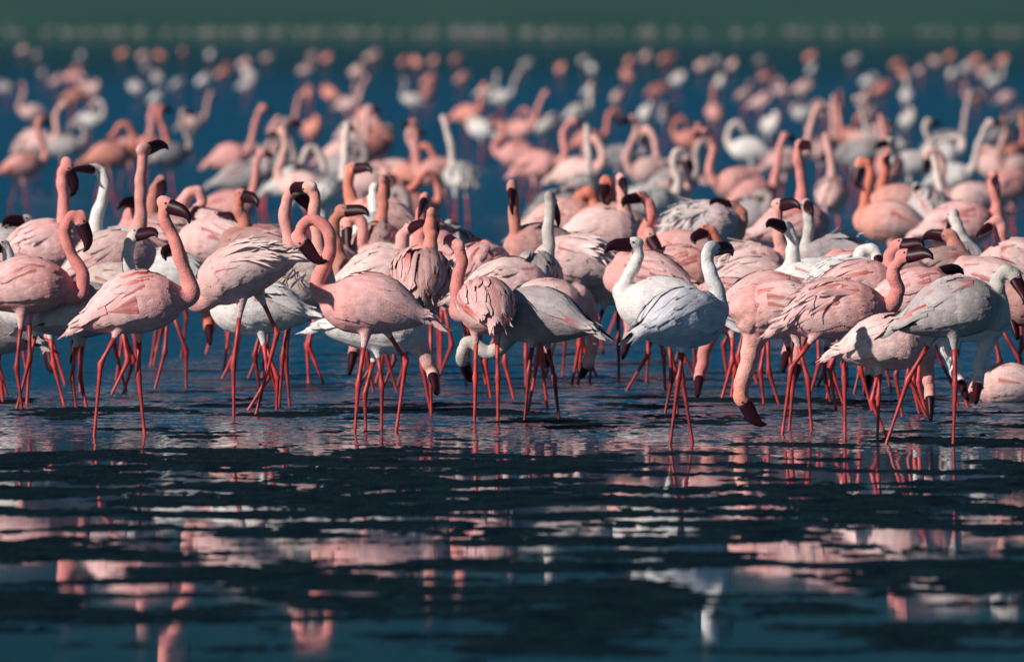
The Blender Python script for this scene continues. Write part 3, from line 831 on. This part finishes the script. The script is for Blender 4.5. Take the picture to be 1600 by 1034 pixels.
FILL = [
 ('white flamingo half hidden beneath the shaggy shadowed one, only its belly and legs showing', 640, (402, 480), 180, -2, [(362, 466), (366, 450), (382, 446)], (394, 452), (416, 460), 'white'),
 ('rusty feeding flamingo whose dark bill hangs between the striding pair', 590, (372, 452), 180, -2, [(332, 468), (327, 492)], (326, 508), (330, 536), 'salmon'),
 ('brownish flamingo feeding behind the looped bright pink one', 606, (606, 462), 180, -2, [(566, 490), (557, 525)], (553, 548), (546, 584), 'brown'),
 ('pink flamingo wading behind the cut-off one, neck hidden', 618, (20, 438), 0, 2, [(70, 450), (80, 480), (78, 520)], (74, 545), (84, 580), 'pink'),
 ('blond flamingo wading behind the greyish one with maroon bill, head down', 616, (180, 452), 180, 0, [(130, 470), (122, 505)], (120, 530), (112, 566), 'blond'),
 ('rose flamingo with its head tucked, squeezed behind the arched black bill', 598, (500, 424), 20, 2, [(536, 410), (528, 396), (512, 394)], (500, 400), (478, 410), 'rose'),
 ('pink flamingo with its head tucked behind the rusty-winged one', 596, (690, 424), 160, 2, [(654, 410), (662, 396), (678, 394)], (690, 400), (712, 410), 'pink'),
 ('rose flamingo feeding behind the salmon-necked and the grey shaded ones', 622, (796, 448), 10, -2, [(846, 470), (856, 510)], (858, 540), (850, 576), 'rose'),
 ('pale flamingo wading behind the fluffy pale pink one, head in the water', 588, (926, 430), 0, -2, [(972, 450), (984, 480), (984, 510)], (982, 528), (972, 560), 'rose'),
 ('pink flamingo with head tucked behind the smooth white S-necked one', 610, (1010, 436), 170, 2, [(974, 424), (982, 410), (998, 408)], (1010, 414), (1032, 424), 'pink'),
 ('rose flamingo wading between the feeding salmon and the red-streaked bird', 612, (1178, 444), 0, -2, [(1226, 462), (1236, 500), (1234, 530)], (1230, 550), (1222, 580), 'rose'),
 ('pink flamingo squeezed behind the shaggy rose one, head tucked', 614, (1340, 434), 170, 2, [(1304, 422), (1312, 408), (1328, 406)], (1340, 412), (1362, 422), 'pink'),
 ('rusty flamingo wading behind the white-headed one, head down', 612, (1400, 442), 0, -2, [(1448, 460), (1458, 500), (1456, 530)], (1454, 552), (1446, 584), 'brown'),
 ('rose flamingo wading behind the bluish grey one, head tucked', 622, (1540, 444), 170, 2, [(1504, 432), (1512, 416), (1528, 414)], (1540, 420), (1562, 430), 'rose'),
 ('pale rose flamingo feeding at the frame edge beyond the bowed dark head', 600, (1592, 440), 180, -2, [(1552, 460), (1544, 500)], (1542, 528), (1534, 560), 'rose'),
]
for (lb_, bw_, b_, yw_, pt_, nk_, hd_, tp_, pl_) in FILL:
    hand(lb_, bw_, b_, yw_, pt_, nk_, hd_, tp_, None, pl_, .2, .35)

# ------------------------------------------------------------------ the flock behind: a few poses, one object per bird
POSES = {
    'u': ([(.19, .02), (.235, .10), (.20, .22), (.172, .32), (.19, .40)], (.22, .42), (.335, .365), 0),
    't': ([(.18, .06), (.20, .18), (.205, .30), (.205, .40)], (.225, .455), (.335, .41), 0),
    'h': ([(.19, .03), (.23, .12), (.22, .25), (.25, .335), (.295, .345)], (.325, .315), (.335, .19), 0),
    'l': ([(.20, .01), (.25, .06), (.24, .14), (.19, .18), (.20, .25)], (.24, .27), (.35, .22), 0),
    'f': ([(.22, -.03), (.27, -.14), (.27, -.28), (.27, -.40)], (.28, -.455), (.22, -.54), 0),
    'p': ([(.19, .03), (.235, .12), (.20, .24), (.12, .27), (.07, .20)], (.045, .16), (-.04, .09), .08),
    's': ([(.18, .05), (.19, .13), (.13, .17), (.06, .15)], (.02, .135), (-.08, .10), .05),
}
LIB = {}
for key, (nk, hd, tp, off) in POSES.items():
    for v in range(4):
        zb = .55
        rr = random.Random(v * 31 + ord(key))
        jx, jz, jl = rr.uniform(-.10, .10), rr.uniform(.90, 1.10), rr.uniform(-.05, .05)
        if key == 'f': jx, jz = 0, 1
        def q(p, y=0.0):
            t_ = max(0, p[1]) / .4
            return np.array((p[0] + jx * t_ * t_, y + jl * t_ * t_, zb + p[1] * jz))
        LG = []
        for i, s_ in enumerate((-1, 1)):
            hip = np.array((-.015, s_ * .045, zb - .075))
            foot = hip + np.array(((.12, -.09)[i] * (1 if v % 2 else -.3), s_ * .012, 0)); foot[2] = -.055
            ankle = hip * .46 + foot * .54 - np.array((.035, 0, 0))
            LG.append((hip, ankle, foot))
        yo = off * (1 if v % 2 else -1)
        n = len(nk)
        N = [q(p, yo * max(0, (i - n + 2)) / 3) for i, p in enumerate(nk)]
        pal = dict(body=(.92, .92, .92), neck=(.95, .80, .76), head=(.95, .74, .68), pale=(1, 1, 1))
        LIB[(key, v)] = Bird(key, (0, 0, zb), 0, math.radians(5), N, q(hd, yo), q(tp, yo * 1.6), LG, pal, (.06, .25, .15, .35)[v], (.2, .45, .7, .15)[v], .3, seed=500 + v * 9 + ord(key), lod=False, neckr=1.08)

allb = [b for b, _, _ in BIRDS] + list(LIB.values())
for b in BIRDS: b[0].skin_object(.0068)
for b in LIB.values(): b.skin_object(.010)
bpy.context.view_layer.update()
dg = bpy.context.evaluated_depsgraph_get()
for b in allb:
    b.finish(dg)

GRP = 'flamingos crowding the front of the flock'
for b, loc, label in BIRDS:
    place(b.parts, loc, 0, label, GRP)

TINT = {'k': (.84, .41, .37), 'w': (.80, .74, .69), 'o': (.80, .33, .26), 'r': (.85, .55, .50), 'g': (.47, .42, .41)}
CNAME = {'k': 'pink', 'w': 'white', 'o': 'salmon', 'r': 'rose', 'g': 'grey'}
# tile offset, then rows: tile x, tile y of the body centre, pose, heading, colour
BACK = {
 0: [(30,270,'s',180,'g'),(120,65,'s',0,'r'),(200,90,'s',0,'w'),(235,190,'s',20,'g'),(185,400,'u',180,'r'),(305,235,'s',0,'r'),(385,205,'p',0,'k'),(400,310,'s',10,'o'),(470,265,'p',180,'r'),(505,272,'s',0,'r'),(435,95,'s',0,'g'),(655,85,'s',0,'o'),(765,95,'s',0,'r'),(865,95,'s',180,'o'),(985,72,'s',0,'o'),(740,270,'s',180,'w'),(850,325,'s',90,'w'),(965,250,'s',60,'w'),(480,440,'p',0,'w'),(585,630,'p',20,'o'),(700,600,'t',20,'k'),(790,600,'u',10,'o'),(910,630,'u',0,'g'),(120,685,'u',0,'k'),(200,560,'u',0,'r'),(350,580,'p',0,'g'),(790,150,'s',0,'g'),(850,215,'s',180,'g')],
 260: [(235,90,'s',0,'w'),(300,190,'p',0,'o'),(415,140,'s',0,'r'),(450,195,'s',180,'w'),(540,105,'s',0,'r'),(430,250,'s',0,'g'),(200,230,'s',90,'w'),(140,455,'t',0,'r'),(790,95,'s',0,'r'),(745,170,'p',0,'r'),(860,110,'s',0,'o'),(765,300,'s',80,'o'),(885,300,'s',100,'o'),(980,350,'u',0,'r'),(1020,180,'s',0,'r'),(345,640,'t',0,'k'),(465,640,'u',0,'r'),(550,690,'u',0,'g'),(630,480,'t',0,'k'),(785,490,'s',0,'o'),(878,840,'t',90,'w'),(690,780,'p',0,'w'),(740,800,'u',150,'r'),(955,620,'t',10,'r'),(1000,500,'s',0,'r'),(335,905,'t',0,'k'),(400,745,'h',0,'g'),(945,700,'p',0,'g')],
 520: [(200,100,'s',0,'r'),(240,90,'s',180,'r'),(85,355,'t',0,'r'),(385,130,'s',0,'o'),(450,130,'s',180,'o'),(540,125,'s',0,'o'),(665,115,'s',0,'o'),(695,220,'s',0,'k'),(430,330,'u',180,'w'),(515,300,'s',0,'k'),(520,235,'s',80,'o'),(570,725,'t',170,'k'),(685,745,'t',95,'w'),(190,445,'s',180,'k'),(125,510,'s',0,'r'),(220,580,'s',0,'o'),(270,545,'s',0,'g'),(330,725,'u',0,'r'),(410,745,'p',0,'o'),(355,860,'s',170,'k'),(420,930,'p',0,'o'),(170,775,'s',0,'r'),(725,405,'t',0,'o'),(830,285,'t',0,'w'),(915,315,'t',0,'w'),(800,490,'s',90,'w'),(910,490,'s',180,'k'),(985,485,'p',0,'k'),(285,960,'s',10,'g')],
 780: [(140,140,'s',0,'g'),(330,165,'s',0,'o'),(460,120,'s',0,'w'),(500,160,'s',180,'w'),(490,290,'s',0,'w'),(430,400,'t',20,'w'),(640,320,'s',0,'r'),(700,130,'s',0,'o'),(690,200,'s',90,'o'),(785,100,'s',0,'r'),(890,115,'s',0,'o'),(960,220,'s',0,'w'),(850,285,'s',0,'o'),(800,410,'s',0,'w'),(910,420,'s',180,'g'),(120,490,'t',0,'k'),(260,480,'s',0,'w'),(215,685,'u',0,'k'),(115,630,'l',180,'k'),(480,550,'h',0,'o'),(455,810,'t',60,'w'),(420,720,'p',0,'r'),(650,640,'l',0,'g'),(830,720,'u',175,'r'),(975,720,'h',180,'r'),(330,930,'s',0,'g'),(890,860,'p',10,'r'),(800,880,'h',0,'w')],
 1040: [(20,110,'s',0,'o'),(190,150,'s',0,'r'),(265,125,'s',0,'g'),(355,145,'s',0,'r'),(515,115,'s',0,'g'),(295,235,'s',0,'w'),(540,205,'s',0,'o'),(430,305,'p',0,'r'),(510,345,'s',0,'r'),(265,400,'u',90,'k'),(635,285,'p',180,'r'),(735,270,'s',0,'r'),(790,170,'s',0,'w'),(775,100,'s',0,'o'),(1005,110,'s',0,'g'),(140,545,'p',180,'o'),(60,720,'t',0,'k'),(750,410,'s',180,'w'),(850,390,'s',180,'r'),(925,395,'u',90,'o'),(455,600,'p',180,'w'),(390,785,'u',180,'k'),(465,850,'t',0,'k'),(570,470,'s',0,'w'),(645,665,'t',0,'r'),(895,840,'t',100,'r'),(930,600,'t',90,'k'),(860,600,'t',60,'r'),(20,790,'h',0,'g'),(440,950,'s',0,'g')],
 1300: [(110,115,'s',0,'g'),(350,140,'s',0,'o'),(480,175,'s',0,'r'),(560,125,'s',180,'r'),(630,100,'s',0,'o'),(645,195,'s',0,'w'),(720,160,'s',0,'g'),(770,120,'s',0,'o'),(820,180,'s',0,'r'),(915,120,'s',0,'o'),(875,230,'t',0,'w'),(195,230,'s',0,'w'),(265,280,'s',100,'o'),(180,330,'s',0,'r'),(210,405,'s',180,'r'),(405,310,'h',90,'w'),(385,190,'s',80,'o'),(770,320,'u',180,'k'),(945,320,'f',0,'r'),(410,440,'s',0,'w'),(300,590,'t',180,'w'),(310,690,'t',60,'k'),(425,680,'u',0,'w'),(585,630,'s',0,'w'),(620,565,'t',10,'g'),(650,745,'t',0,'w'),(985,630,'t',90,'o'),(920,520,'p',0,'g'),(880,685,'s',180,'r'),(955,790,'h',0,'k'),(90,540,'p',0,'o'),(200,560,'s',0,'r'),(240,610,'s',0,'g'),(140,620,'l',0,'g'),(410,890,'u',180,'w'),(590,940,'t',90,'w'),(760,870,'h',180,'r'),(1010,700,'u',180,'r')],
}
rb = random.Random(21)
ADJ = {'u': 'arched', 't': 'stretched', 'h': 'hooked', 'l': 'crouched', 'f': 'feeding', 'p': 'preening', 's': 'tucked'}
WITH = {'u': 'with arched neck', 't': 'with stretched neck', 'h': 'with hooked neck', 'l': 'with low neck', 'f': 'feeding head down', 'p': 'preening bent back', 's': 'with tucked head'}
ROWS = []
for x0, rows in BACK.items():
    for (tx, ty, pose, yaw, c) in rows:
        ROWS.append([x0 + tx / 3.4467, 60 + ty / 3.4467, ty, pose, yaw, c])
def band(py):
    return 'in the far rows' if py < 132 else ('in the middle rows' if py < 215 else 'behind the front crowd')
def near_of(i):
    a = ROWS[i]
    o = sorted((((r[0] - a[0]) ** 2 + (2 * (r[1] - a[1])) ** 2), j) for j, r in enumerate(ROWS) if j != i and band(r[1]) == band(a[1]))
    return [j for _, j in o[:2]]
def short(i):
    return '%s %s' % (ADJ[ROWS[i][3]], CNAME[ROWS[i][5]])
LAB = []
for i, r in enumerate(ROWS):
    LAB.append('%s flamingo %s beside a %s one, %s' % (CNAME[r[5]], WITH[r[3]], short(near_of(i)[0]), band(r[1])))
for i, r in enumerate(ROWS):
    if LAB.count(LAB[i]) > 1:
        n1, n2 = near_of(i)
        r.append('%s flamingo %s between %s and %s ones, %s' % (CNAME[r[5]], WITH[r[3]], short(n1), short(n2), band(r[1])))
    else:
        r.append(LAB[i])
for (px, py, ty, pose, yaw, c, label) in ROWS:
    size = rb.uniform(.70, .82) if ty < 400 else (rb.uniform(.76, .88) if ty < 560 else rb.uniform(.84, .96))
    k = .55 * size / CH
    bw = (py - k * HY) / (1 - k)
    Y = F * CH / (bw - HY)
    X = (px - 800) * Y / F
    far = py < 132
    t = np.array(TINT[c]) * rb.uniform(.74, 1.04)
    lb = LIB[(pose, rb.randrange(4))]
    parts = lb.parts if not far else [lb.parts[0], lb.parts[-1]]
    place(parts, (X, Y, 0), math.radians(yaw + (rb.uniform(-35, 35) if pose != 's' else rb.uniform(-75, 75))), label, 'flamingos ' + band(py), (t[0], t[1], t[2], 1), size)

# ------------------------------------------------------------------ the far line of birds along the shore
def build_far_flock():
    g = Geo(); r = random.Random(5)
    for i in range(210):
        X = r.uniform(-34, 34)
        if noise.noise((X * .12, 1.7, 0)) < .0 and r.random() < .5: continue
        Y = r.uniform(640, 699)
        s = r.choice((-1, 1)); z = .55
        col = r.choice(((.26, .25, .24), (.28, .25, .24), (.28, .27, .26)))  # dimmed grey; the fading with distance is put into the plumage colour
        ax = (np.array((1.0, 0, 0)), np.array((0, 1.0, 0)), np.array((0, 0, 1.0)))
        g.add(*sphere(np.array((X, Y, z)), ax, (.24, .11, .11), 6, 4), col)
        g.add(*tube([(X + s * .15, Y, z), (X + s * .23, Y, z + .15), (X + s * .18, Y, z + .36), (X + s * .28, Y, z + .38)], [.06, .032, .028, .03], 4), col)
        for q in (-.04, .04):
            g.add(*tube([(X + q, Y, z), (X + q, Y, -.05)], [.010, .009], 4), (.25, .14, .13))
    V, Fc, M, C = g.arrays()
    o = link('distant_flock', mesh_np('distant_flock', V, Fc, [M_FEATHER], M, C))
    o['kind'] = 'stuff'; o['label'] = 'pale line of countless flamingos along the far green shore'; o['category'] = 'flock'
build_far_flock()
